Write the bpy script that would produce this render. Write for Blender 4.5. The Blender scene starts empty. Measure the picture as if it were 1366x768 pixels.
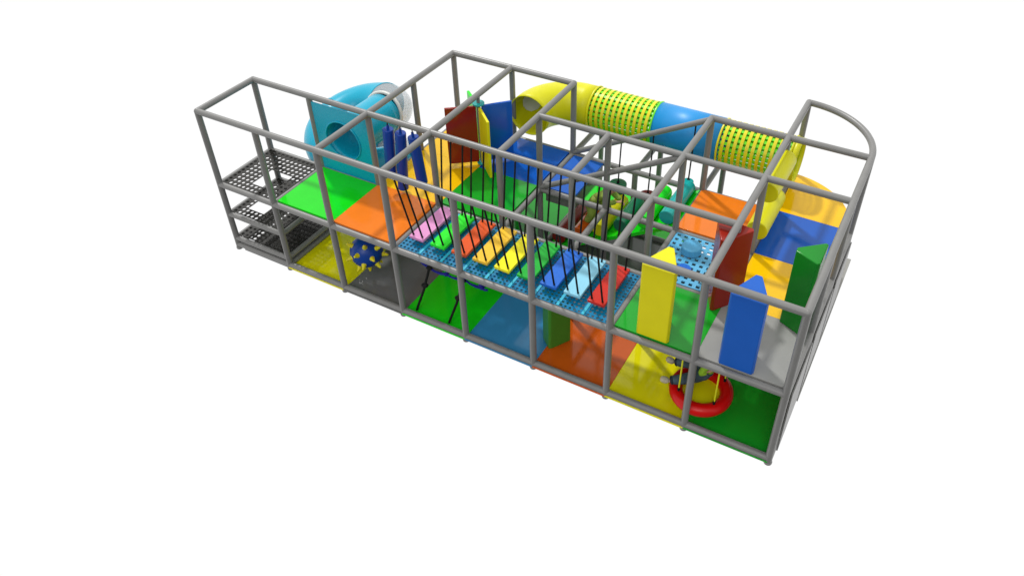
import bpy, math, random
from mathutils import Vector, Matrix, Euler
random.seed(7)
S = 1.2                                   # one bay of the frame in metres
ZD, ZT = 1.28, 2.67                       # deck and top beam heights
PR = 0.05                                 # padded pipe radius
FLOOR = -0.03                             # top of the ground mats
DT = 1.338                                # top of the deck panels
sc = bpy.context.scene
col = sc.collection
PI = math.pi

def P(x, y, z): return Vector((x * S, y * S, z))

# ------------------------------------------------------------------ materials
def mat(name, c, rough=0.3, spec=0.5, coat=0.0, metal=0.0, bump=0.0, bscale=60, alpha=1.0, vary=0.06, vscale=4.0, wear=0.0):
    m = bpy.data.materials.new(name); m.use_nodes = True
    nt = m.node_tree; b = nt.nodes['Principled BSDF']
    b.inputs['Roughness'].default_value = rough
    b.inputs['Specular IOR Level'].default_value = spec
    b.inputs['Coat Weight'].default_value = coat
    b.inputs['Coat Roughness'].default_value = 0.08
    b.inputs['Metallic'].default_value = metal
    b.inputs['Alpha'].default_value = alpha
    tc = nt.nodes.new('ShaderNodeTexCoord')
    n = nt.nodes.new('ShaderNodeTexNoise'); n.inputs['Scale'].default_value = vscale; n.inputs['Detail'].default_value = 5
    nt.links.new(tc.outputs['Object'], n.inputs['Vector'])
    r = nt.nodes.new('ShaderNodeMapRange'); r.inputs['From Min'].default_value = .3; r.inputs['From Max'].default_value = .7
    r.inputs['To Min'].default_value = 1 - vary; r.inputs['To Max'].default_value = 1 + vary
    nt.links.new(n.outputs['Fac'], r.inputs['Value'])
    mx = nt.nodes.new('ShaderNodeVectorMath'); mx.operation = 'SCALE'
    mx.inputs[0].default_value = c
    nt.links.new(r.outputs['Result'], mx.inputs['Scale'])
    nt.links.new(mx.outputs['Vector'], b.inputs['Base Color'])
    n3 = nt.nodes.new('ShaderNodeTexNoise'); n3.inputs['Scale'].default_value = 9; n3.inputs['Detail'].default_value = 4
    nt.links.new(tc.outputs['Object'], n3.inputs['Vector'])
    r3 = nt.nodes.new('ShaderNodeMapRange'); r3.inputs['To Min'].default_value = max(0.02, rough - .05); r3.inputs['To Max'].default_value = rough + .05 + wear
    nt.links.new(n3.outputs['Fac'], r3.inputs['Value']); nt.links.new(r3.outputs['Result'], b.inputs['Roughness'])
    if bump:
        n2 = nt.nodes.new('ShaderNodeTexNoise'); n2.inputs['Scale'].default_value = bscale; n2.inputs['Detail'].default_value = 3
        nt.links.new(tc.outputs['Object'], n2.inputs['Vector'])
        bp = nt.nodes.new('ShaderNodeBump'); bp.inputs['Strength'].default_value = bump; bp.inputs['Distance'].default_value = .01
        nt.links.new(n2.outputs['Fac'], bp.inputs['Height']); nt.links.new(bp.outputs['Normal'], b.inputs['Normal'])
    return m

def vinyl(name, c, rough=.09, **k): return mat(name, c, rough, .38 if rough < .16 else .27, bump=.015, bscale=3.5, vary=.03, **k)
M = dict(
    pipe=mat('grey_pipe_foam', (.178, .176, .170), .36, .45, bump=.02, bscale=25, vary=.05),
    lime=vinyl('lime_vinyl', (.008, .60, .008)),
    green=vinyl('green_vinyl', (.008, .30, .018)),
    dgreen=vinyl('deep_green_vinyl', (.004, .155, .012), .22),
    orange=vinyl('orange_vinyl', (.74, .18, .014)),
    dorange=vinyl('burnt_orange_vinyl', (.54, .09, .006)),
    yellow=vinyl('yellow_vinyl', (.72, .66, .003)),
    amber=vinyl('amber_vinyl', (.78, .45, .002)),
    blue=vinyl('blue_vinyl', (.006, .085, .42)),
    steel=vinyl('steel_blue_vinyl', (.035, .215, .42)),
    grey=vinyl('light_grey_vinyl', (.27, .27, .255), .22),
    dgrey=vinyl('dark_grey_vinyl', (.13, .13, .126), .14),
    prism_y=vinyl('yellow_foam', (.67, .61, .004), .4), prism_b=vinyl('blue_foam', (.008, .095, .44), .4),
    prism_r=vinyl('red_foam', (.27, .016, .008), .2), prism_g=vinyl('green_foam', (.006, .20, .014), .2),
    prism_o=vinyl('olive_green_foam', (.05, .22, .02), .3),
    red=vinyl('red_vinyl', (.24, .012, .006), .12), bred=vinyl('bright_red_vinyl', (.55, .002, .002), .3),
    tyellow=mat('yellow_plastic', (.60, .58, .004), .38, .3, vary=.03), tgreen=mat('green_plastic', (.14, .70, .006), .3, vary=.03),
    tring=mat('golden_plastic', (.70, .60, .006), .28, vary=.03),
    tblue=mat('azure_plastic', (.008, .24, .58), .42, .4, vary=.03), cyan=mat('cyan_plastic', (.002, .33, .48), .27, .35, vary=.03),
    clear=mat('clear_bubble_plastic', (.62, .66, .68), .15, .5, alpha=.30, vary=.01), frost=mat('frosted_port', (.62, .62, .58), .4, vary=.01),
    bridge=mat('cyan_plastic_grid', (.002, .17, .34), .35, .25, vary=.05), seam=mat('cyan_seam', (.03, .42, .58), .3, vary=.03),
    podfl=mat('sky_blue_grid', (.09, .38, .62), .3, vary=.04), pod=vinyl('sky_blue_foam', (.09, .36, .60), .25),
    pale=vinyl('pale_blue_vinyl', (.24, .56, .72), .3), podd=vinyl('royal_blue_pod', (.012, .12, .52), .25),
    pink=vinyl('pink_vinyl', (.66, .27, .52), .3), redo=vinyl('orange_red_vinyl', (.66, .085, .012), .25),
    pred=vinyl('plank_red_vinyl', (.50, .022, .012), .25), pblue=vinyl('plank_blue', (.02, .13, .56), .28), pgreen=vinyl('plank_green', (.012, .38, .035), .28),
    plime=vinyl('plank_lime', (.02, .72, .02), .28), pyellow=vinyl('plank_yellow', (.82, .74, .012), .28), pamber=vinyl('plank_amber', (.80, .48, .03), .28),
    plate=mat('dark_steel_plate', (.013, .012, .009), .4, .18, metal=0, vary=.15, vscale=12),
    rope=mat('black_rope', (.008, .008, .008), .7, .2, bump=.3, bscale=200), navy=mat('navy_rope', (.004, .008, .24), .6, .3, bump=.2, bscale=120),
    bag=mat('navy_bag_vinyl', (.003, .042, .29), .35, .3, vary=.04), teal=mat('teal_vinyl', (.006, .33, .31), .25, vary=.04),
    bottle=mat('dark_green_vinyl', (.005, .13, .06), .25, vary=.04), maroon=mat('maroon_vinyl', (.20, .008, .006), .3, vary=.04),
    ballb=mat('blue_ball', (.003, .045, .28), .35, .3, vary=.05), spike=mat('yellow_spike', (.70, .62, .006), .35, vary=.04),
    yrope=mat('yellow_rope', (.70, .70, .01), .5, vary=.04),
    skin=mat('skin', (.55, .30, .20), .5, vary=.05), jeans=mat('denim', (.055, .085, .105), .8, .2, bump=.4, bscale=90, vary=.35, vscale=14),
    jeansd=mat('dark_denim', (.02, .028, .038), .8, .2, bump=.4, bscale=90, vary=.3, vscale=14),
    shirtl=mat('lime_cotton', (.28, .50, .03), .8, .2, bump=.4, bscale=60, vary=.12, vscale=10), olive=mat('olive_cotton', (.24, .33, .06), .8, .2, bump=.4, bscale=60, vary=.2, vscale=10),
    white=mat('white_sock', (.70, .70, .68), .7, .3), sole=mat('tan_shoe', (.42, .38, .28), .6, .3, vary=.15, vscale=30), hair=mat('brown_hair', (.05, .025, .012), .6, .3, bump=.5, bscale=80), eye=mat('dark_eye', (.01, .01, .01), .2),
)

# ------------------------------------------------------------------ mesh builder
class MB:
    def __init__(s): s.v = []; s.f = []
    def add(s, vs, fs):
        n = len(s.v); s.v += [Vector(v) for v in vs]; s.f += [[n + i for i in f] for f in fs]; return s
    def prism(s, poly, z0, z1):
        """poly: list of world xy tuples counter-clockwise"""
        n = len(poly)
        return s.add([(a, b, z0) for a, b in poly] + [(a, b, z1) for a, b in poly],
              [list(range(n))[::-1], list(range(n, 2 * n))] + [[i, (i + 1) % n, n + (i + 1) % n, n + i] for i in range(n)])
    def box(s, x0, x1, y0, y1, z0, z1): return s.prism([(x0, y0), (x1, y0), (x1, y1), (x0, y1)], z0, z1)
    def cyl(s, a, b, r, r2=None, n=20, caps=True):
        a, b = Vector(a), Vector(b); r2 = r if r2 is None else r2
        d = (b - a).normalized(); u = d.orthogonal().normalized(); w = d.cross(u)
        vs = []
        for c, q in ((a, r), (b, r2)):
            for i in range(n):
                t = 2 * PI * i / n; vs.append(c + (u * math.cos(t) + w * math.sin(t)) * q)
        fs = [[i, (i + 1) % n, n + (i + 1) % n, n + i] for i in range(n)]
        if caps: fs += [list(range(n))[::-1], list(range(n, 2 * n))]
        return s.add(vs, fs)
    def tube(s, pts, r, n=10, closed=False, caps=True):
        pts = [Vector(p) for p in pts]; m = len(pts); vs = []; fs = []
        up = None
        for i, p in enumerate(pts):
            if closed: d = pts[(i + 1) % m] - pts[i - 1]
            else: d = pts[min(i + 1, m - 1)] - pts[max(i - 1, 0)]
            d.normalize()
            if up is None: up = d.orthogonal().normalized()
            up = (up - d * up.dot(d)).normalized(); w = d.cross(up)
            rr = r[i] if isinstance(r, (list, tuple)) else r
            for k in range(n):
                t = 2 * PI * k / n; vs.append(p + (up * math.cos(t) + w * math.sin(t)) * rr)
        for i in range(m if closed else m - 1):
            j = (i + 1) % m
            for k in range(n): fs.append([i * n + k, i * n + (k + 1) % n, j * n + (k + 1) % n, j * n + k])
        if caps and not closed: fs += [list(range(n))[::-1], list(range((m - 1) * n, m * n))]
        return s.add(vs, fs)
    def ball(s, c, r, n=16, m=10, sc=(1, 1, 1)):
        c = Vector(c); vs = [c + Vector((0, 0, r * sc[2]))]; fs = []
        for i in range(1, m):
            t = PI * i / m
            for k in range(n):
                p = 2 * PI * k / n
                vs.append(c + Vector((r * sc[0] * math.sin(t) * math.cos(p), r * sc[1] * math.sin(t) * math.sin(p), r * sc[2] * math.cos(t))))
        vs.append(c - Vector((0, 0, r * sc[2])))
        for k in range(n): fs.append([0, 1 + k, 1 + (k + 1) % n])
        for i in range(m - 2):
            for k in range(n):
                a = 1 + i * n; fs.append([a + k, a + n + k, a + n + (k + 1) % n, a + (k + 1) % n])
        a = 1 + (m - 2) * n
        for k in range(n): fs.append([len(vs) - 1, a + (k + 1) % n, a + k])
        return s.add(vs, fs)
    def build(s, name, m, parent=None, origin=None, bevel=0, solid=0, smooth=True, angle=35, segs=2):
        o0 = Vector(origin) if origin is not None else (Vector(parent.matrix_world.translation) if parent else Vector((0, 0, 0)))
        if parent is not None: o0 = WORLD[parent]
        elif origin is None:
            xs = [v.x for v in s.v]; ys = [v.y for v in s.v]; zs = [v.z for v in s.v]
            o0 = Vector(((min(xs) + max(xs)) / 2, (min(ys) + max(ys)) / 2, min(zs)))
        me = bpy.data.meshes.new(name); me.from_pydata([v - o0 for v in s.v], [], s.f); me.update()
        me.materials.append(m)
        if smooth:
            me.shade_smooth()
            me.set_sharp_from_angle(angle=math.radians(angle))
        o = bpy.data.objects.new(name, me); col.objects.link(o)
        if parent is not None: o.parent = parent; WORLD[o] = o0
        else: o.location = o0; WORLD[o] = o0
        if solid:
            md = o.modifiers.new('thickness', 'SOLIDIFY'); md.thickness = solid; md.offset = 0
        if bevel:
            md = o.modifiers.new('edge', 'BEVEL'); md.width = bevel; md.segments = segs; md.limit_method = 'ANGLE'; md.angle_limit = math.radians(35)
            md.harden_normals = False
        return o
WORLD = {}
def tag(o, label=None, cat=None, group=None, kind=None):
    if label: o['label'] = label
    if cat: o['category'] = cat
    if group: o['group'] = group
    if kind: o['kind'] = kind
    return o
def empty(name, loc, label, cat, group=None):
    o = bpy.data.objects.new(name, None); o.empty_display_size = .1; o.location = loc; col.objects.link(o); WORLD[o] = Vector(loc)
    return tag(o, label, cat, group)

# ------------------------------------------------------------------ frame
fr = empty('climbing_frame', P(4, 2, 0), 'grey padded steel pipe frame of posts and beams holding the whole playground', 'play frame')
def post(x, y, z1=ZT, z0=-.085):
    MB().cyl(P(x, y, z0), P(x, y, z1), PR, n=24).build('post', M['pipe'], fr, bevel=.006)
def beam(a, b, name='beam', r=PR):
    MB().cyl(P(*a), P(*b), r, n=24).build(name, M['pipe'], fr)
full = [(x, 0) for x in range(9)] + [(x, 1) for x in range(9) if x != 8] + [(8, 1)] + [(2, 2), (4, 2), (5, 2), (6, 2), (7, 2), (8, 2)] + [(2, 3), (3, 3), (4, 3), (6, 3), (7, 3), (8, 3), (7, 4)]
for q in full:
    if q == (8, 1): post(8, 1, ZT)
    else: post(q[0], q[1])
for q in [(4, 4), (5, 4), (6, 4), (5, 3), (3, 2)]: post(q[0], q[1], ZD)
T, D, G = ZT, ZD, 0.0
for z, segs in ((T, [(0, 0, 8, 0), (0, 1, 7, 1), (4, 2, 8, 2), (2, 3, 4, 3), (6, 3, 8, 3), (0, 0, 0, 1), (2, 0, 2, 3), (3, 0, 3, 3), (4, 1, 4, 3), (5, 1, 5, 2), (6, 0, 6, 3), (7, 0, 7, 4), (8, 0, 8, 3)]),
                (D, [(0, 0, 8, 0), (0, 1, 8, 1), (2, 2, 8, 2), (2, 3, 8, 3), (0, 0, 0, 1), (1, 0, 1, 1), (2, 0, 2, 3), (3, 0, 3, 3), (4, 1, 4, 4), (5, 1, 5, 2), (5, 3, 5, 4), (6, 0, 6, 4), (7, 0, 7, 4), (8, 0, 8, 3)]),
                (G, [(0, 0, 8, 0), (0, 0, 0, 1), (0, 1, 1, 1), (1, 0, 1, 1), (4, 3, 6, 3), (4, 2, 4, 3), (8, 0, 8, 3)])):
    for i, (x0, y0, x1, y1) in enumerate(segs):
        e = .0003 * i                                   # tiny offsets keep crossing pipe skins apart
        beam((x0, y0, z + e), (x1, y1, z + e))
for z in (.66, .14):
    for s_ in ((0, 0, 1, 0), (0, 1, 1, 1), (0, 0, 0, 1), (1, 0, 1, 1)): beam((s_[0], s_[1], z), (s_[2], s_[3], z), r=.045)
for y in (2, 3): beam((4, y, D + .04), (6, y, T - .02), 'handrail', .047)
arc = [P(7 + math.sin(t), 3 + math.cos(t), T) for t in [PI / 2 * i / 24 for i in range(25)]]
MB().tube(arc, PR, 20).build('curved_beam', M['pipe'], fr)
# round balls closing the outer corners
for q in ((0, 0), (0, 1), (8, 0), (2, 3), (4, 3), (6, 3), (7, 4)):
    MB().ball(P(q[0], q[1], T), PR + .0015, 20, 12).build('corner_cap', M['pipe'], fr)
for x in range(9): MB().cyl(P(x, 0, -.10), P(x, 0, -.06), PR * 1.15, n=24).build('post_foot', M['pipe'], fr, bevel=.008)

# ------------------------------------------------------------------ ground mats
def panel(name, x0, x1, y0, y1, z1, m, label, cat, group, th=.05, poly=None, gap=.0004):
    poly = poly or [(x0 + gap, y0 + gap), (x1 - gap, y0 + gap), (x1 - gap, y1 - gap), (x0 + gap, y1 - gap)]
    o = MB().prism([(a * S, b * S) for a, b in poly], z1 - th, z1).build(name, M[m], bevel=.004, segs=2)
    return tag(o, label, cat, group)
GM = 'padded mats on the ground'
for x, m, lab in ((1, 'yellow', 'yellow ground mat under the spiky blue ball and lime deck'), (2, 'dgrey', 'dark grey ground mat beside the spiky ball'), (3, 'lime', 'bright green ground mat below the two knotted black ropes'),
                  (4, 'steel', 'steel blue ground mat between the green and the orange mats'), (5, 'dorange', 'orange ground mat behind the lower green foam column'), (6, 'yellow', 'yellow ground mat left of the red ring swing'),
                  (7, 'green', 'green ground mat at the front right corner of the frame')):
    panel('floor_mat', x, x + 1, -.046, 1, FLOOR, m, lab, 'mat', GM, th=.024)
panel('floor_mat', .14, 1, -.03, 1, FLOOR, 'dgrey', 'dark ground mat under the perforated steel steps', 'mat', GM, th=.035)
panel('floor_mat', 2, 3, 1, 3, FLOOR, 'dgrey', 'dark grey ground mat deep under the yellow decks', 'mat', GM)
panel('floor_mat', 4, 6, 3.0, 4, FLOOR, 'lime', 'bright green ground mat behind the roller ramp under the crawl tube', 'mat', GM)
panel('floor_mat', 3, 4, 1, 4, FLOOR, 'green', 'long green ground mat behind the plank bridge', 'mat', GM)
panel('floor_mat', 4, 6, 1, 3.0, FLOOR, 'dgrey', 'wide dark grey ground mat in the open well by the roller ramp', 'mat', GM)
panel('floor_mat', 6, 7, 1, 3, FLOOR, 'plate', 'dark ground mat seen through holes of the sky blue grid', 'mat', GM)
panel('floor_mat', 7, 8.07, 1, 3.93, FLOOR, 'grey', 'light grey ground mat sticking out beyond the right end of the frame', 'mat', GM)

# ------------------------------------------------------------------ deck panels
DK = 'padded deck panels'
i0 = .04
panel('deck_panel', 1 + i0, 2, i0, 1 - i0, DT, 'lime', 'bright lime deck panel in front of the round slide entrance', 'deck panel', DK)
panel('deck_panel', 2, 3 - i0, i0, 1, DT, 'orange', 'orange deck panel left of the pink hanging plank', 'deck panel', DK)
panel('deck_panel', 2 + i0 * .5, 3, 1, 2 , DT, 'amber', 'yellow deck panel under the navy hanging rollers and red paddle', 'deck panel', DK)
panel('deck_panel', 2 + i0 * .5, 3, 2, 3 - i0, DT, 'amber', 'amber deck panel behind the red paddle of the turnstile', 'deck panel', DK)
panel('deck_panel', 3, 4 - i0, 1 + i0, 2, DT, 'green', 'green deck panel behind the plank bridge, under the yellow paddle', 'deck panel', DK)
panel('deck_panel', 3, 4 - i0, 2, 3 - i0, DT, 'blue', 'dark blue deck panel below the mouth of the yellow tube', 'deck panel', DK)
panel('deck_panel', 6 + i0, 7, i0, 1 - i0, DT, 'green', 'green deck panel under the yellow foam column', 'deck panel', DK)
panel('deck_panel', 7, 8 - i0, i0, 1, DT, 'grey', 'light grey deck panel under the blue foam column', 'deck panel', DK)
panel('deck_panel', 7 + i0, 8 - i0, 1, 2, DT, 'amber', 'yellow deck panel between the red and the green foam columns', 'deck panel', DK)
panel('deck_panel', 7 + i0, 8 - i0, 2, 3, DT, 'blue', 'blue deck panel right of the yellow squeeze rollers', 'deck panel', DK)
panel('deck_panel', 6, 7 - i0, 2 + i0, 3 - .01, DT, 'orange', 'orange deck panel between teal roller and yellow squeeze rollers', 'deck panel', DK)
panel('deck_panel', 0, 0, 0, 0, DT, 'amber', 'yellow deck panel with a rounded outer edge in the curved corner', 'deck panel', DK,
      poly=[(7 + i0, 3.0015), (7.97, 3.0015)] + [(7 + .97 * math.cos(t), 3 + .97 * math.sin(t)) for t in [PI / 2 * k / 20 for k in range(1, 20)]] + [(7 + i0, 3.97)])
# half platform at the foot of the turnstile deck
hp = empty('step_block', P(4.27, 2.5, 1.05), 'blue topped half step with grey sides beside the roller ramp', 'step block')
MB().box(4.05 * S, 4.52 * S, 2.05 * S, 2.95 * S, 1.27, 1.315).build('top_pad', M['tblue'] if 0 else M['prism_b'], hp, bevel=.006)
MB().box(4.06 * S, 4.51 * S, 2.06 * S, 2.94 * S, 1.02, 1.268).build('side_board', M['dgrey'], hp, bevel=.004)
tag(panel('side_board', 8.046, 8.062, .08, .94, 1.2, 'pipe', 'light grey side board closing the lower right end by the front corner', 'side board', 'side boards at the right end', th=1.12), kind='thing')
panel('side_board', 8.046, 8.062, 1.06, 1.94, 1.2, 'pipe', 'middle light grey side board on the lower right end of the frame', 'side board', 'side boards at the right end', th=1.12)
panel('side_board', 8.046, 8.062, 2.06, 2.94, 1.2, 'pipe', 'rearmost light grey side board on the lower right end, by the jutting mat', 'side board', 'side boards at the right end', th=1.12)

# ------------------------------------------------------------------ perforated plates
def perf(x0, x1, y0, y1, z, nx, ny, hole, th, skip=None, round_=True):
    """plate of nx by ny cells, each with an open hole; skip(cx, cy) leaves a cell out"""
    mb = MB(); sx = (x1 - x0) / nx; sy = (y1 - y0) / ny
    idx = {}
    def vert(p):
        k = (round(p[0], 4), round(p[1], 4))
        if k not in idx: idx[k] = len(mb.v); mb.v.append(P(p[0], p[1], z))
        return idx[k]
    for i in range(nx):
        for j in range(ny):
            cx, cy = x0 + (i + .5) * sx, y0 + (j + .5) * sy
            if skip and skip(cx, cy): continue
            outer = []; inner = []
            for k in range(8):
                a = -3 * PI / 4 + k * PI / 4
                dx = [-.5, 0, .5, .5, .5, 0, -.5, -.5][k] * sx; dy = [-.5, -.5, -.5, 0, .5, .5, .5, 0][k] * sy
                outer.append((cx + dx, cy + dy))
                if round_: inner.append((cx + math.cos(a) * hole * sx / 2, cy + math.sin(a) * hole * sy / 2))
                else: inner.append((cx + dx * hole, cy + dy * hole))
            for k in range(8):
                k2 = (k + 1) % 8
                mb.f.append([vert(outer[k]), vert(outer[k2]), vert(inner[k2]), vert(inner[k])])
    return mb
SP = 'perforated steps of the corner ladder'
def hole_in(x0, x1, y0, y1): return lambda x, y: x0 < x < x1 and y0 < y < y1
for z, hl, lab in ((DT - .02, hole_in(.46, .84, .2, .57), 'top perforated dark steel step plate with a square climbing hole, level with the lime deck'),
                   (.70, hole_in(.2, .48, .2, .48), 'middle perforated dark steel step plate with a square climbing hole'),
                   (.185, None, 'lowest perforated dark steel step plate just above the ground')):
    o = perf(.03, .97, .03, .97, z, 12, 12, .64, .01, hl).build('step_plate', M['plate'], solid=.012, smooth=False)
    tag(o, lab, 'step plate', SP)
bf = empty('bridge_floor', P(4.5, .5, DT), 'long cyan perforated plastic floor under the nine hanging planks', 'bridge floor')
perf(3.04, 5.96, .04, .96, DT - .035, 50, 16, .62, .01, round_=True).build('grid', M['bridge'], bf, solid=.012, smooth=False)
for k in range(10):
    x = 3.04 + .3244 * k + .0
    if 0 < k < 10 and x < 5.9: 
        mb = MB()
        mb.box(x * S - .02, x * S + .02, .04 * S, .96 * S, DT - .029, DT - .020); mb.build('seam_strip', M['seam'], bf)
sf = empty('grid_floor', P(6.5, 1.5, DT), 'sky blue plastic grid floor carrying round stepping pods', 'grid floor')
perf(6.04, 6.96, 1.04, 1.96, DT - .03, 10, 10, .5, .01, round_=False).build('grid', M['podfl'], sf, solid=.02, smooth=False)
SPG = 'round stepping pods on the sky blue grid'
for (x, y, r, h, m, lab) in ((6.34, 1.66, .155, .13, 'pod', 'tallest sky blue round stepping pod at the back of the grid floor'), (6.38, 1.28, .12, .05, 'podd', 'royal blue round stepping pod behind the yellow foam column'),
                             (6.70, 1.24, .12, .04, 'pale', 'pale blue round stepping pod beside the red foam column')):
    o = MB().cyl(P(x, y, DT - .018), P(x, y, DT - .018 + h), r, r * .97, n=40).build('stepping_pod', M[m], bevel=.018, segs=3)
    tag(o, lab, 'stepping pod', SPG)

# ------------------------------------------------------------------ hanging planks
PLG = 'hanging planks of the bridge'
for k, (m, nm) in enumerate((('pink', 'pink'), ('plime', 'lime green'), ('redo', 'orange red'), ('pamber', 'amber'), ('pyellow', 'bright yellow'), ('pgreen', 'mid green'), ('pblue', 'royal blue'), ('pale', 'pale blue'), ('pred', 'dark red'))):
    x = 3.13 + k * .3125; dx = .215
    zt = 1.44 + random.uniform(-.006, .006); rz = random.uniform(-.02, .02)
    t = empty('hanging_plank', P(x + dx / 2, .54, zt), nm + ' padded plank hanging on four black ropes over the cyan bridge floor', 'hanging plank', PLG)
    c = Vector((x + dx / 2, .54)) 
    pts = []
    for (a, b) in ((-dx / 2, -.36), (dx / 2, -.36), (dx / 2, .36), (-dx / 2, .36)):
        pts.append(((c.x + a * math.cos(rz) - b * math.sin(rz)) * S, (c.y + a * math.sin(rz) + b * math.cos(rz)) * S))
    MB().prism(pts, zt - .05, zt).build('plank', M[m], t, bevel=.009, segs=3)
    for sx in (.035, dx - .045):
        for (yb, yt) in ((.225, 0.0), (.855, 1.0)):
            a = P(x + sx, yb, zt - .01); b = P(x + sx + random.uniform(-.01, .01), yt, ZT + .0)
            mb = MB().cyl(a, b, .014, n=10)
            mb.ball(a + Vector((0, 0, .012)), .016, 10, 6)
            mb.build('rope', M['rope'], t)

# ------------------------------------------------------------------ foam columns (rounded triangular prisms)
def column(v, z0, z1, m, label, cut=.09, name='foam_column'):
    """v: three corner points in bays, counter-clockwise; corners are cut a little like the real foam"""
    poly = []
    for i in range(3):
        p, q, r = Vector(v[i]), Vector(v[i - 1]), Vector(v[(i + 1) % 3])
        c_ = cut * (1.7 if i == 2 else 1); poly += [p.lerp(q, c_), p.lerp(r, c_)]
    o = MB().prism([(a.x * S, a.y * S) for a in poly], z0, z1).build(name, M[m], bevel=.012, segs=3, angle=25)
    return tag(o, label, 'foam column', 'triangular foam columns')
column([(6.27, .035), (6.70, .035), (6.47, .50)], 1.34, 2.55, 'prism_y', 'yellow triangular foam column standing on the green deck')
column([(7.22, .035), (7.65, .035), (7.42, .50)], 1.34, 2.55, 'prism_b', 'blue triangular foam column standing on the light grey deck')
column([(6.91, .73), (7.19, 1.12), (6.72, 1.16)], 1.34, 2.57, 'prism_r', 'dark red triangular foam column wrapped round a post between two decks')
column([(7.93, .83), (7.93, 1.26), (7.60, .98)], 1.34, 2.58, 'prism_g', 'tall dark green triangular foam column by the right end of the frame')
column([(5.06, .30), (5.24, .60), (4.86, .47)], -.028, 1.2, 'prism_o', 'green foam column on the ground between the blue and orange mats')

# ------------------------------------------------------------------ navy hanging rollers
BG = 'navy bags hanging near the slide entrance'
for (x, zt, x2, y2, z2, lab) in ((2.31, 2.50, 2.27, .98, 1.62, 'left navy hanging bag, the one nearest the slide entrance panel'), (2.51, 2.50, 2.43, 1.0, 1.42, 'middle navy hanging bag of three, hanging lowest'),
                                 (2.71, 2.50, 2.77, 1.0, 1.66, 'right navy hanging bag, tilted towards the red paddle')):
    t = empty('hanging_bag', P(x, 1, zt), lab, 'hanging bag', BG)
    a, b = P(x, 1, zt), P(x2, y2, z2)
    MB().cyl(a, b, .088, n=24).build('body', M['bag'], t, bevel=.012)
    d = (a - b).normalized()
    MB().cyl(a - d * .01, a + d * .07, .022, n=14).build('neck', M['bag'], t)
    MB().cyl(a + d * .06, P(x + (x - x2) * .05, 1, ZT - .04), .009, n=8).build('cord', M['rope'], t)

# ------------------------------------------------------------------ turnstile
tc = (3.0, 2.1)
t = empty('turnstile', P(tc[0], tc[1], DT), 'four paddle turnstile of red, green, blue and yellow pads on one pole', 'turnstile')
MB().cyl(P(*tc, DT), P(*tc, ZT - .04), .03, n=16).build('pole', M['pipe'], t)
for z in (1.36, 2.50): MB().cyl(P(*tc, z), P(*tc, z + .03), .10 if z > 2 else .085, n=32).build('hub_disc', M['teal'], t, bevel=.006)
for ang, m, lab in ((217, 'red', 'dark red paddle'), (318, 'prism_y', 'yellow paddle'), (46, 'blue', 'blue paddle'), (141, 'plime', 'bright green paddle')):
    a = math.radians(ang); d = Vector((math.cos(a), math.sin(a), 0)); n_ = Vector((-d.y, d.x, 0))
    c = P(tc[0], tc[1], 0)
    p = [c + d * .045 + n_ * .022, c + d * .045 - n_ * .022, c + d * .56 - n_ * .022, c + d * .56 + n_ * .022]
    o = MB().prism([(q.x, q.y) for q in p], 1.40, 2.47).build('paddle', M[m], t, bevel=.008)
    o['label'] = lab

# ------------------------------------------------------------------ spiral slide
sl = empty('spiral_slide', P(.95, 1.85, 0), 'cyan spiral tube slide with clear bends and a square entrance panel', 'slide')
HR = .305 * S
def helix(phi):
    c = (.98, 1.87); R = .52
    z = 1.98 - 1.08 * phi / (2 * PI)
    return P(c[0] + R * math.cos(phi), c[1] + R * math.sin(phi), z)
def sweep(pts, r, n=36):
    return MB().tube(pts, r, n, caps=False)
def hel(a, b, n=26): return [helix(math.radians(a + (b - a) * i / n)) for i in range(n + 1)]
def ringat(pts, r, m, parent, nm='joint_ring', w=.012):
    a, b = Vector(pts[0]), Vector(pts[1]); d = (b - a).normalized(); u = d.orthogonal().normalized(); v = d.cross(u)
    MB().tube([a + (u * math.cos(q) + v * math.sin(q)) * (r + .004) for q in [2 * PI * i / 48 for i in range(48)]], w, 8, closed=True).build(nm, M[m], parent)
strt = [P(1.5, 1.0 + .87 * i / 8, 2.0 - .02 * i / 8) for i in range(9)]
sweep(strt, HR * .97).build('straight_tube', M['cyan'], sl, solid=.012)
sweep(hel(0, 72), HR).build('clear_bend', M['clear'], sl, solid=.008)
sweep(hel(72, 372, 80), HR).build('spiral_tube', M['cyan'], sl, solid=.012)
sweep(hel(372, 440), HR).build('clear_bend', M['clear'], sl, solid=.008)
sweep(hel(440, 560, 30), HR).build('lower_tube', M['cyan'], sl, solid=.012)
ringat(hel(0, 4, 1), HR - .004, 'frost', sl, w=.03)
for a, m in ( (72, 'cyan'), (160, 'cyan'), (262, 'cyan'), (372, 'cyan'), (440, 'cyan')): ringat(hel(a, a + 4, 1), HR, m, sl)
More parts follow.
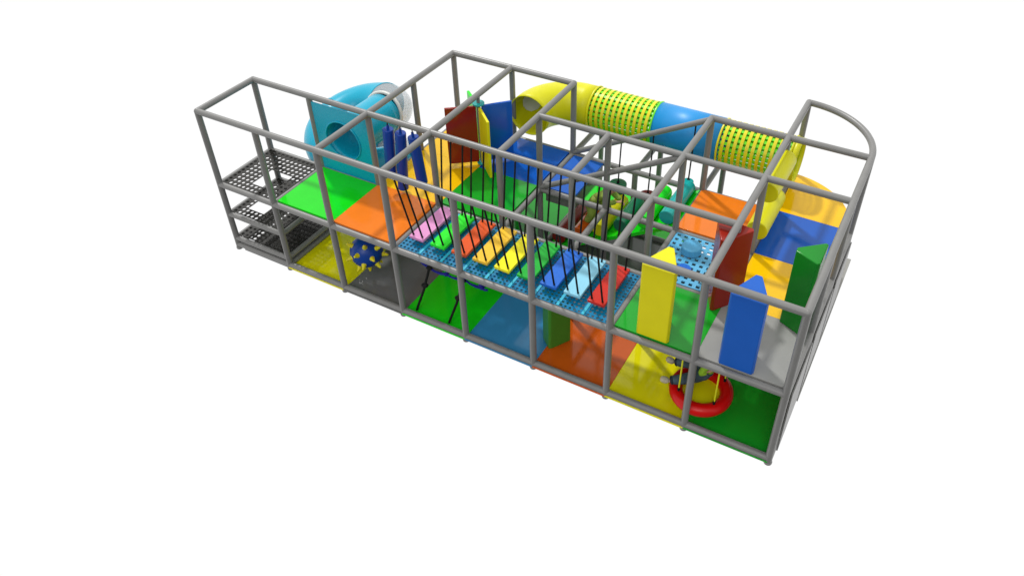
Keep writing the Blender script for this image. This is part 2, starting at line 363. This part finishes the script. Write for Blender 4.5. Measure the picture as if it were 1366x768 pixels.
# entrance panel with a round hole, lofted from the hole to the square
mb = MB(); n = 48; cx, cz = 1.5, 2.0; x0, x1, z0, z1 = 1.035, 1.965, 1.30, 2.58
inner, outer = [], []
for k in range(n):
    a = 2 * PI * k / n; ca, sa = math.cos(a), math.sin(a)
    inner.append((cx * S + ca * HR * .93, cz + sa * HR * .93))
    tx = ((x1 - cx) * S if ca > 0 else (cx - x0) * S) / max(abs(ca), 1e-6); tz = ((z1 - cz) if sa > 0 else (cz - z0)) / max(abs(sa), 1e-6)
    t_ = min(tx, tz); outer.append((cx * S + ca * t_, cz + sa * t_))
for cc in ((x0, z0), (x1, z0), (x1, z1), (x0, z1)):           # snap the nearest outer points to the real corners
    j = min(range(n), key=lambda q: (outer[q][0] - cc[0] * S) ** 2 + (outer[q][1] - cc[1]) ** 2); outer[j] = (cc[0] * S, cc[1])
vs = [(a, 1.0 * S - .005, b) for a, b in inner] + [(a, 1.0 * S - .005, b) for a, b in outer]
mb.add(vs, [[k, (k + 1) % n, n + (k + 1) % n, n + k] for k in range(n)])
mb.build('entrance_panel', M['cyan'], sl, solid=.03, smooth=False, bevel=.004)
MB().tube([Vector((a, 1.0 * S - .024, b)) for a, b in [(cx * S + math.cos(q) * HR * .96, cz + math.sin(q) * HR * .96) for q in [2 * PI * i / 64 for i in range(64)]]], .014, 10, closed=True).build('entrance_rim', M['cyan'], sl)

# ------------------------------------------------------------------ crawl tube
ct = empty('crawl_tube', P(5, 3.6, 1.3), 'long yellow, green and blue crawl tube along the back with two open mesh sections', 'crawl tube')
TR = .375; TZ = 1.87; TY = 3.6
el = []
for i in range(81):
    a = PI - (PI / 2) * i / 80
    el.append(P(3.9 + .6 * math.cos(a), 3.0 + .6 * math.sin(a), TZ))
el = [P(3.3, 2.93, TZ)] + el + [P(4.06, TY, TZ)]
mb = sweep(el, TR, 160)
# the port in the outer wall is its own part: split its faces off
win = MB(); keep = []; wf = []
pc = P(3.9, 3.0, TZ - .02) + Vector((-math.cos(math.radians(27)), math.sin(math.radians(27)), 0)) * (.6 * S + TR)
for f in mb.f:
    c = sum((mb.v[i] for i in f), Vector()) / len(f)
    if (c - pc).length < .22: wf.append(f)
    else: keep.append(f)
mb.f = keep; mb.build('elbow', M['tyellow'], ct, solid=.012)
used = {}
for f in wf:
    for i in f:
        if i not in used: used[i] = len(win.v); win.v.append(mb.v[i])
    win.f.append([used[i] for i in f])
if wf: win.build('port', M['frost'], ct, solid=.008)
def straight(a, b): return [P(a, TY, TZ), P(b, TY, TZ)]
def meshsec(a, b, nr):
    rg = MB()
    for k in range(nr):
        x = a + (b - a) * (k + .5) / nr; w = .026
        rad = TR + .004
        prof = [(-w, rad - .012), (w, rad - .012), (w, rad + .006), (-w, rad + .006)]
        vs = []; fs = []; n = 48
        for q in range(n):
            t_ = 2 * PI * q / n
            for (u, r_) in prof: vs.append(P(x, TY, TZ) + Vector((u, math.cos(t_) * r_, math.sin(t_) * r_)))
        for q in range(n):
            for e in range(4): fs.append([q * 4 + e, q * 4 + (e + 1) % 4, ((q + 1) % n) * 4 + (e + 1) % 4, ((q + 1) % n) * 4 + e])
        rg.add(vs, fs)
    rg.build('mesh_hoops', M['tring'], ct)
    br = MB(); nb = 26
    for q in range(nb):
        t_ = 2 * PI * q / nb; u = Vector((0, math.cos(t_), math.sin(t_))); w_ = Vector((0, -math.sin(t_), math.cos(t_)))
        r0, r1, h = TR - .016, TR - .004, .026
        vs = []
        for x in (a, b):
            c = P(x, TY, TZ)
            vs += [c + u * r0 - w_ * h, c + u * r1 - w_ * h, c + u * r1 + w_ * h, c + u * r0 + w_ * h]
        br.add(vs, [[0, 1, 2, 3], [7, 6, 5, 4], [0, 4, 5, 1], [1, 5, 6, 2], [2, 6, 7, 3], [3, 7, 4, 0]])
    br.build('mesh_bars', M['tgreen'], ct)
meshsec(4.09, 5.02, 11)
meshsec(6.06, 6.98, 11)
sweep(straight(5.06, 6.02), TR + .006, 48).build('solid_section', M['tblue'], ct, solid=.012)
for x, m in ((4.07, 'tyellow'), (5.05, 'tgreen'), (6.035, 'tring'), (7.0, 'tyellow')): 
    MB().tube([P(x, TY, TZ) + Vector((0, math.cos(q) * (TR + .008), math.sin(q) * (TR + .008))) for q in [2 * PI * i / 56 for i in range(56)]], .018, 10, closed=True).build('joint_ring', M[m], ct)
sweep(straight(7.0, 7.10), TR, 48).build('exit_collar', M['tyellow'], ct, solid=.012)
MB().box(2.985 * S, 3.015 * S, 2.86 * S, 2.92 * S, 1.80, 2.05).build('mounting_plate', M['dgrey'], ct)

# ------------------------------------------------------------------ squeeze rollers
QG = 'yellow squeeze rollers beside the orange deck'
for (x, z, r, lab) in ((7.0, 1.65, .16, 'lower yellow squeeze roller just above the deck'), (7.03, 2.35, .165, 'upper yellow squeeze roller right under the top beam')):
    o = MB().cyl(P(x, 2.1, z), P(x, 2.93, z), r, n=14 if 0 else 28).build('squeeze_roller', M['tyellow'], bevel=.012)
    tag(o, lab, 'roller', QG)

# ------------------------------------------------------------------ roller ramp
def rz_(x): return .77 + (x - 5.16) * .70
rm = MB()
a0, a1 = 4.06, 5.985
vs = []
for (x, z) in ((a0, max(rz_(a0), FLOOR + .002)), (a1, rz_(a1)), (a1, rz_(a1) - .07), (a0 + .08, FLOOR + .002)):
    vs += [P(x, 2.05, z), P(x, 2.95, z)]
rm.add(vs, [[0, 2, 3, 1], [2, 4, 5, 3], [4, 6, 7, 5], [6, 0, 1, 7], [0, 6, 4, 2], [1, 3, 5, 7]])
tag(rm.build('ramp', M['lime'], bevel=.005), 'bright green sloping ramp under the row of padded rollers', 'ramp')
RG = 'padded rollers lying across the green ramp'
for x, m, nm in ((4.24, 'maroon', 'maroon roller, lowest on the ramp'), (4.56, 'dorange', 'orange roller second from the foot of the ramp'), (4.87, 'tyellow', 'yellow roller beside the climbing child on the ramp'),
                 (5.19, 'bottle', 'dark green roller in the middle of the ramp'), (5.51, 'plime', 'lime green roller between dark green and teal rollers'), (5.83, 'teal', 'teal roller at the top of the ramp beside the orange deck')):
    z = rz_(x) + .155
    o = MB().cyl(P(x, 2.09, z), P(x, 2.72 if m == 'bottle' else 2.9, z), .125, n=28).build('padded_roller', M[m], bevel=.012)
    tag(o, nm, 'roller', RG)
DG = 'disc swings hanging over the ramp'
for (x, z, m, zt, lab) in ((4.76, .99, 'bottle', 1.83, 'dark green round disc swing hanging on a black rope behind the child'), (5.23, .93, 'maroon', 2.15, 'dark red round disc swing hanging on a black rope'),
                           (5.80, 1.45, 'teal', 2.5, 'teal round disc swing hanging behind the teal roller')):
    t = empty('disc_swing', P(x, 2.96, z), lab, 'disc swing', DG)
    MB().cyl(P(x, 2.96, z - .16), P(x, 2.96, z), .155 if m != 'teal' else .09, n=32).build('seat', M[m], t, bevel=.012)
    mb = MB().cyl(P(x, 2.96, z - .01), P(x, 3.0, zt), .0125, n=10); mb.ball(P(x, 2.96, z + .02), .028, 12, 8); mb.build('rope', M['rope'], t)

# ------------------------------------------------------------------ ring swing
rc = P(7.045, .37, .27); RR = .355; rr = .096
t = empty('ring_swing', rc, 'bright red ring swing on yellow ropes with a child seated on it', 'swing')
MB().tube([rc + Vector((math.cos(q) * RR, math.sin(q) * RR, 0)) for q in [2 * PI * i / 64 for i in range(64)]], rr, 24, closed=True).build('ring', M['bred'], t)
MB().cyl(rc + Vector((0, 0, -.06)), rc + Vector((0, 0, -.035)), RR - .02, n=56).build('seat_disc', M['yellow'], t)
for ang in (222, 318, 42, 138):
    a = math.radians(ang); p = rc + Vector((math.cos(a) * (RR - .01), math.sin(a) * (RR - .01), rr * .7))
    q = Vector((p.x, p.y, 1.25))
    MB().cyl(p + Vector((0, 0, .07)), q, .0115, n=10).build('rope', M['yrope'], t)
    MB().cyl(p + Vector((0, 0, -.03)), p + Vector((0, 0, .09)), .019, n=12).build('sleeve', M['rope'], t)

# ------------------------------------------------------------------ spiky ball
bc = P(2.17, .36, .52); br_ = .272
t = empty('spiky_ball', bc, 'blue ball covered in yellow cones hanging over the yellow ground mat', 'spiky ball')
MB().ball(bc, br_, 40, 26).build('ball', M['ballb'], t)
ga = PI * (3 - math.sqrt(5)); N = 24
for i in range(N):
    z = 1 - 2 * (i + .5) / N; r = math.sqrt(1 - z * z); a = ga * i + .6
    d = Vector((r * math.cos(a), r * math.sin(a), z))
    mb = MB().cyl(bc + d * (br_ - .012), bc + d * (br_ + .08), .046, .018, n=18)
    mb.ball(bc + d * (br_ + .076), .0195, 12, 8); mb.build('cone', M['spike'], t)
MB().cyl(bc + Vector((0, 0, br_)), Vector((bc.x, bc.y, 1.28)), .012, n=8).build('cord', M['rope'], t)

# ------------------------------------------------------------------ navy net and knotted ropes
t = empty('rope_net', P(3.7, .5, .9), 'navy blue climbing net with thick knots slung under the bridge', 'net')
nd = {}
for i in range(4):
    for j in range(3):
        nd[i, j] = P(3.34 + i * .27, .22 + j * .3, .885 - .03 * (i % 2) + random.uniform(-.02, .02) - .04 * (j == 1))
mb = MB()
for (i, j), p in nd.items():
    mb.ball(p, .04, 12, 8, (1, 1, .8))
    for q in ((i + 1, j), (i, j + 1)):
        if q in nd:
            r = nd[q]; mb.tube([p, p.lerp(r, .35) - Vector((0, 0, .035)), p.lerp(r, .7) - Vector((0, 0, .03)), r], [.02, .016, .024, .02], 8)
mb.build('net', M['navy'], t)
mb = MB()
for (a, b) in (((3.19, .22, .97), nd[0, 0]), (nd[3, 0], (4.24, .2, .88))):
    a = P(*a) if not isinstance(a, Vector) else a; b = P(*b) if not isinstance(b, Vector) else b
    mb.tube([a, a.lerp(b, .5) - Vector((0, 0, .02)), b], .019, 8)
mb.ball(P(4.14, .22, .90), .042, 12, 8)
mb.build('edge_rope', M['navy'], t)
for k, (x, lab) in enumerate(((3.36, 'left black knotted rope hanging from the navy net near the grey mat'), (3.88, 'right black knotted rope hanging down to the green ground mat'))):
    mb = MB(); pts = []
    prof = [(0, .88), (-.02, .78), (-.045, .66), (-.075, .52), (-.10, .40), (-.15, .22), (-.19, .08), (-.215, FLOOR + .012)]
    for dx, z in prof: pts.append(P(x + dx, .21 - .12 * (.88 - z), z))
    mb.tube(pts, .021, 10)
    for j, rr2 in ((0, .044), (3, .05)):
        p = pts[j]; mb.ball(p, rr2, 12, 8, (1.2, 1, .75)); mb.ball(p + Vector((.022, 0, .012)), rr2 * .6, 10, 6)
    o = mb.build('knotted_rope', M['rope']); tag(o, lab, 'rope', 'knotted black ropes')

# ------------------------------------------------------------------ children
def skin(name, chains, m, parent, sub=2):
    """chains: list of lists of (point, radius); chains starting on an existing point join there"""
    pts = []; rad = []; ed = []; idx = {}
    def get(p, r):
        k = (round(p[0], 4), round(p[1], 4), round(p[2], 4))
        if k not in idx: idx[k] = len(pts); pts.append(Vector(p) - WORLD[parent]); rad.append(r)
        return idx[k]
    for ch in chains:
        last = None
        for p, r in ch:
            i = get(p, r)
            if last is not None and last != i: ed.append((last, i))
            last = i
    me = bpy.data.meshes.new(name); me.from_pydata(pts, ed, []); me.materials.append(m)
    o = bpy.data.objects.new(name, me); col.objects.link(o); o.parent = parent; WORLD[o] = WORLD[parent]
    s = o.modifiers.new('skin', 'SKIN'); s.use_smooth_shade = True
    for i, v in enumerate(me.skin_vertices[0].data): v.radius = (rad[i], rad[i]); v.use_root = (i == 0)
    s2 = o.modifiers.new('sub', 'SUBSURF'); s2.levels = sub; s2.render_levels = sub
    return o
def hand_chains(w, d, up):
    """wrist w, pointing d, palm normal up: palm plus four fingers and a thumb"""
    d = d.normalized(); side = d.cross(up).normalized(); out = []
    palm = w + d * .035
    out.append([(w, .018), (palm, .019)])
    for k, L in ((-1.5, .028), (-.5, .034), (.5, .032), (1.5, .025)):
        b = palm + d * .018 + side * k * .011
        out.append([(palm, .019), (b, .0068), (b + d * L * .5 - up * .004, .006), (b + d * L * .8 - up * .016, .0052)])
    tb = palm + side * .022 - d * .008
    out.append([(palm, .019), (tb, .0072), (tb + d * .020 + side * .008 - up * .006, .006)])
    return out
def child(root_loc, J, label, shirt, pants, shoe, sleeve_long, hairm='hair', fat=1.0, cuff=None):
    t = empty('person', root_loc, label, 'person')
    V = {k: Vector(v) for k, v in J.items()}
    ch = [[(V['hip'], .068), (V['waist'], .06), (V['chest'], .072), (V['neck'], .035), (V['chin'], .045), (V['head'], .075), (V['crown'], .06)]]
    for s in 'LR':
        ch.append([(V['chest'], .072), (V['sh' + s], .034), (V['el' + s], .026), (V['wr' + s], .018)])
        ch.append([(V['hip'], .068), (V['th' + s], .052), (V['kn' + s], .040), (V['an' + s], .026), (V['toe' + s], .022)])
        ch += hand_chains(V['wr' + s], V['wr' + s] - V['el' + s], Vector((0, 0, 1)))
    skin('body', ch, M['skin'], t)
    e = .012
    c2 = [[(V['hip'].lerp(V['waist'], .3), .092), (V['waist'], .085), (V['chest'], .10), (V['chest'].lerp(V['neck'], .7), .05)]]
    for s in 'LR':
        w = V['wr' + s] if sleeve_long else V['el' + s].lerp(V['sh' + s], .45)
        r_ = .034 * fat if sleeve_long else .044
        l = [(V['chest'], .10), (V['sh' + s], .050)]
        if sleeve_long: l.append((V['el' + s], .042 * fat))
        l.append((w.lerp(V['el' + s], .12), r_)); c2.append(l)
    skin('shirt', c2, M[shirt], t)
    c3 = [[(V['waist'].lerp(V['hip'], .5), .088), (V['hip'], .098)]]
    for s in 'LR': c3.append([(V['hip'], .098), (V['th' + s], .074 * fat), (V['kn' + s], .062 * fat), (V['kn' + s].lerp(V['an' + s], .5), .054 * fat), (V['an' + s].lerp(V['kn' + s], .08), .046 * fat)])
    skin('trousers', c3, M[pants], t)
    for s in 'LR':
        a, b = V['an' + s], V['toe' + s]; d = (b - a)
        if cuff: skin('trouser_cuff', [[(a.lerp(V['kn' + s], .38), .060 * fat), (a.lerp(V['kn' + s], .08), .052 * fat)]], M[cuff], t)
        skin('sock', [[(a.lerp(V['kn' + s], .12), .032), (a, .032)]], M['white'], t)
        skin('shoe', [[(a - d * .22, .034 * fat), (a.lerp(b, .4), .040 * fat), (b, .033 * fat)]], M[shoe], t)
    hc = V['head']; up = (V['crown'] - V['chin']).normalized(); f = Vector(J['face']).normalized()
    skin('hair', [[(hc - f * .03 - up * .02, .068), (hc - f * .018 + up * .03, .082), (hc + up * .055, .072)]], M[hairm], t)
    sd = f.cross(up).normalized()
    for q in (-1, 1):
        MB().ball(hc + f * .070 + sd * q * .028, .009, 10, 6).build('eye', M['eye'], t)
        skin('ear', [[(hc + sd * q * .074 - up * .005, .012), (hc + sd * q * .080 - up * .02, .009)]], M['skin'], t, 1)
    skin('nose', [[(hc + f * .072 - up * .008, .008), (hc + f * .085 - up * .022, .010)]], M['skin'], t, 1)
    skin('mouth', [[(hc + f * .068 - up * .043 + sd * .016, .004), (hc + f * .072 - up * .045, .005), (hc + f * .068 - up * .043 - sd * .016, .004)]], M['maroon'], t, 1)
    return t
# child seated on the red ring, facing left, legs straight out
h = P(7.04, .54, .42)
child(h, dict(hip=h, waist=h + Vector((.03, 0, .12)), chest=h + Vector((.05, 0, .27)), neck=h + Vector((.05, 0, .37)), chin=h + Vector((.045, 0, .43)), head=h + Vector((.04, 0, .50)), crown=h + Vector((.04, 0, .55)), face=(-1, 0, -.1),
    shL=h + Vector((.04, -.11, .31)), elL=P(6.985, .42, .52), wrL=P(7.07, .455, .575),
    shR=h + Vector((.04, .11, .31)), elR=h + Vector((-.02, .17, .18)), wrR=h + Vector((-.14, .16, .25)),
    thL=h + Vector((-.07, -.08, .0)), knL=P(6.86, .30, .47), anL=P(6.68, .21, .43), toeL=P(6.595, .17, .47),
    thR=h + Vector((-.06, .08, .0)), knR=P(6.80, .56, .46), anR=P(6.62, .53, .41), toeR=P(6.54, .50, .47)),
    'seated child in jeans and a lime green shirt riding the red ring swing', 'shirtl', 'jeans', 'sole', True, fat=1.35, cuff='jeansd')
# child climbing up the ramp, facing right
h = P(4.645, 2.42, 1.02)
child(h, dict(hip=h, waist=h + Vector((.09, 0, .08)), chest=h + Vector((.20, .01, .17)), neck=h + Vector((.28, .01, .235)), chin=h + Vector((.32, .01, .255)), head=h + Vector((.35, .01, .31)), crown=h + Vector((.345, .01, .37)), face=(1, 0, -.25),
    shL=h + Vector((.22, .12, .18)), elL=h + Vector((.31, .19, .05)), wrL=h + Vector((.42, .16, -.01)),
    shR=h + Vector((.22, -.11, .18)), elR=h + Vector((.30, -.10, .08)), wrR=h + Vector((.42, .0, .08)),
    thL=h + Vector((.02, .08, -.02)), knL=h + Vector((.22, .10, -.16)), anL=h + Vector((.12, .10, -.40)), toeL=h + Vector((.22, .10, -.44)),
    thR=h + Vector((.0, -.09, -.03)), knR=h + Vector((.02, -.13, -.24)), anR=h + Vector((-.10, -.12, -.46)), toeR=h + Vector((-.01, -.13, -.50))),
    'child in an olive green outfit and white socks climbing over the rollers', 'olive', 'olive', 'white', True, fat=1.3)

# ------------------------------------------------------------------ light and background
w = bpy.data.worlds.new('World'); sc.world = w; w.use_nodes = True
nt = w.node_tree; bg = nt.nodes['Background']
tcn = nt.nodes.new('ShaderNodeTexCoord')
# white studio: bright backdrop beyond the frame, unseen near side dimmed to darken undersides
dot = nt.nodes.new('ShaderNodeVectorMath'); dot.operation = 'DOT_PRODUCT'; dot.inputs[1].default_value = (-.40, .74, .54)
nt.links.new(tcn.outputs['Generated'], dot.inputs[0])
mr = nt.nodes.new('ShaderNodeMapRange'); mr.interpolation_type = 'SMOOTHSTEP'
mr.inputs['From Min'].default_value = -.75; mr.inputs['From Max'].default_value = -.45
mr.inputs['To Min'].default_value = .20; mr.inputs['To Max'].default_value = 1.02
nt.links.new(dot.outputs['Value'], mr.inputs['Value'])
nt.links.new(mr.outputs['Result'], bg.inputs['Strength'])
bg.inputs['Color'].default_value = (1, 1, 1, 1)
sun = bpy.data.lights.new('studio_key', 'SUN'); sun.energy = 2.2; sun.angle = math.radians(3.5); sun.color = (1, .99, .97)
so = bpy.data.objects.new('studio_key', sun); col.objects.link(so)
ld = Vector((.83, -.55, -1.35)).normalized()
so.rotation_euler = ld.to_track_quat('-Z', 'Y').to_euler(); so.location = (0, 8, 9)

f2 = bpy.data.lights.new('studio_fill', 'SUN'); f2.energy = .6; f2.angle = math.radians(25)  # soft front fill, added to brighten the ground mats under the deck
fo = bpy.data.objects.new('studio_fill', f2); col.objects.link(fo); fo.location = (3, -9, 7)
fo.rotation_euler = Vector((-.25, 1.0, -.80)).to_track_quat('-Z', 'Y').to_euler()

# ------------------------------------------------------------------ camera
cam = bpy.data.cameras.new('camera'); co = bpy.data.objects.new('camera', cam); col.objects.link(co); sc.camera = co
co.location = (10.1722, -7.1112, 9.0190)
co.rotation_euler = (.902138, 0, .490559)
cam.sensor_fit = 'HORIZONTAL'; cam.sensor_width = 36; cam.lens = 36 * 1072.51 / 1366
cam.shift_x = -(741.0 - 683) / 1366; cam.shift_y = -(384 - 308.1) / 1366
cam.clip_end = 500
sc.view_settings.view_transform = 'Standard'; sc.view_settings.look = 'None'
sc.view_settings.exposure = 0; sc.view_settings.gamma = 1
sc.render.engine = 'CYCLES'
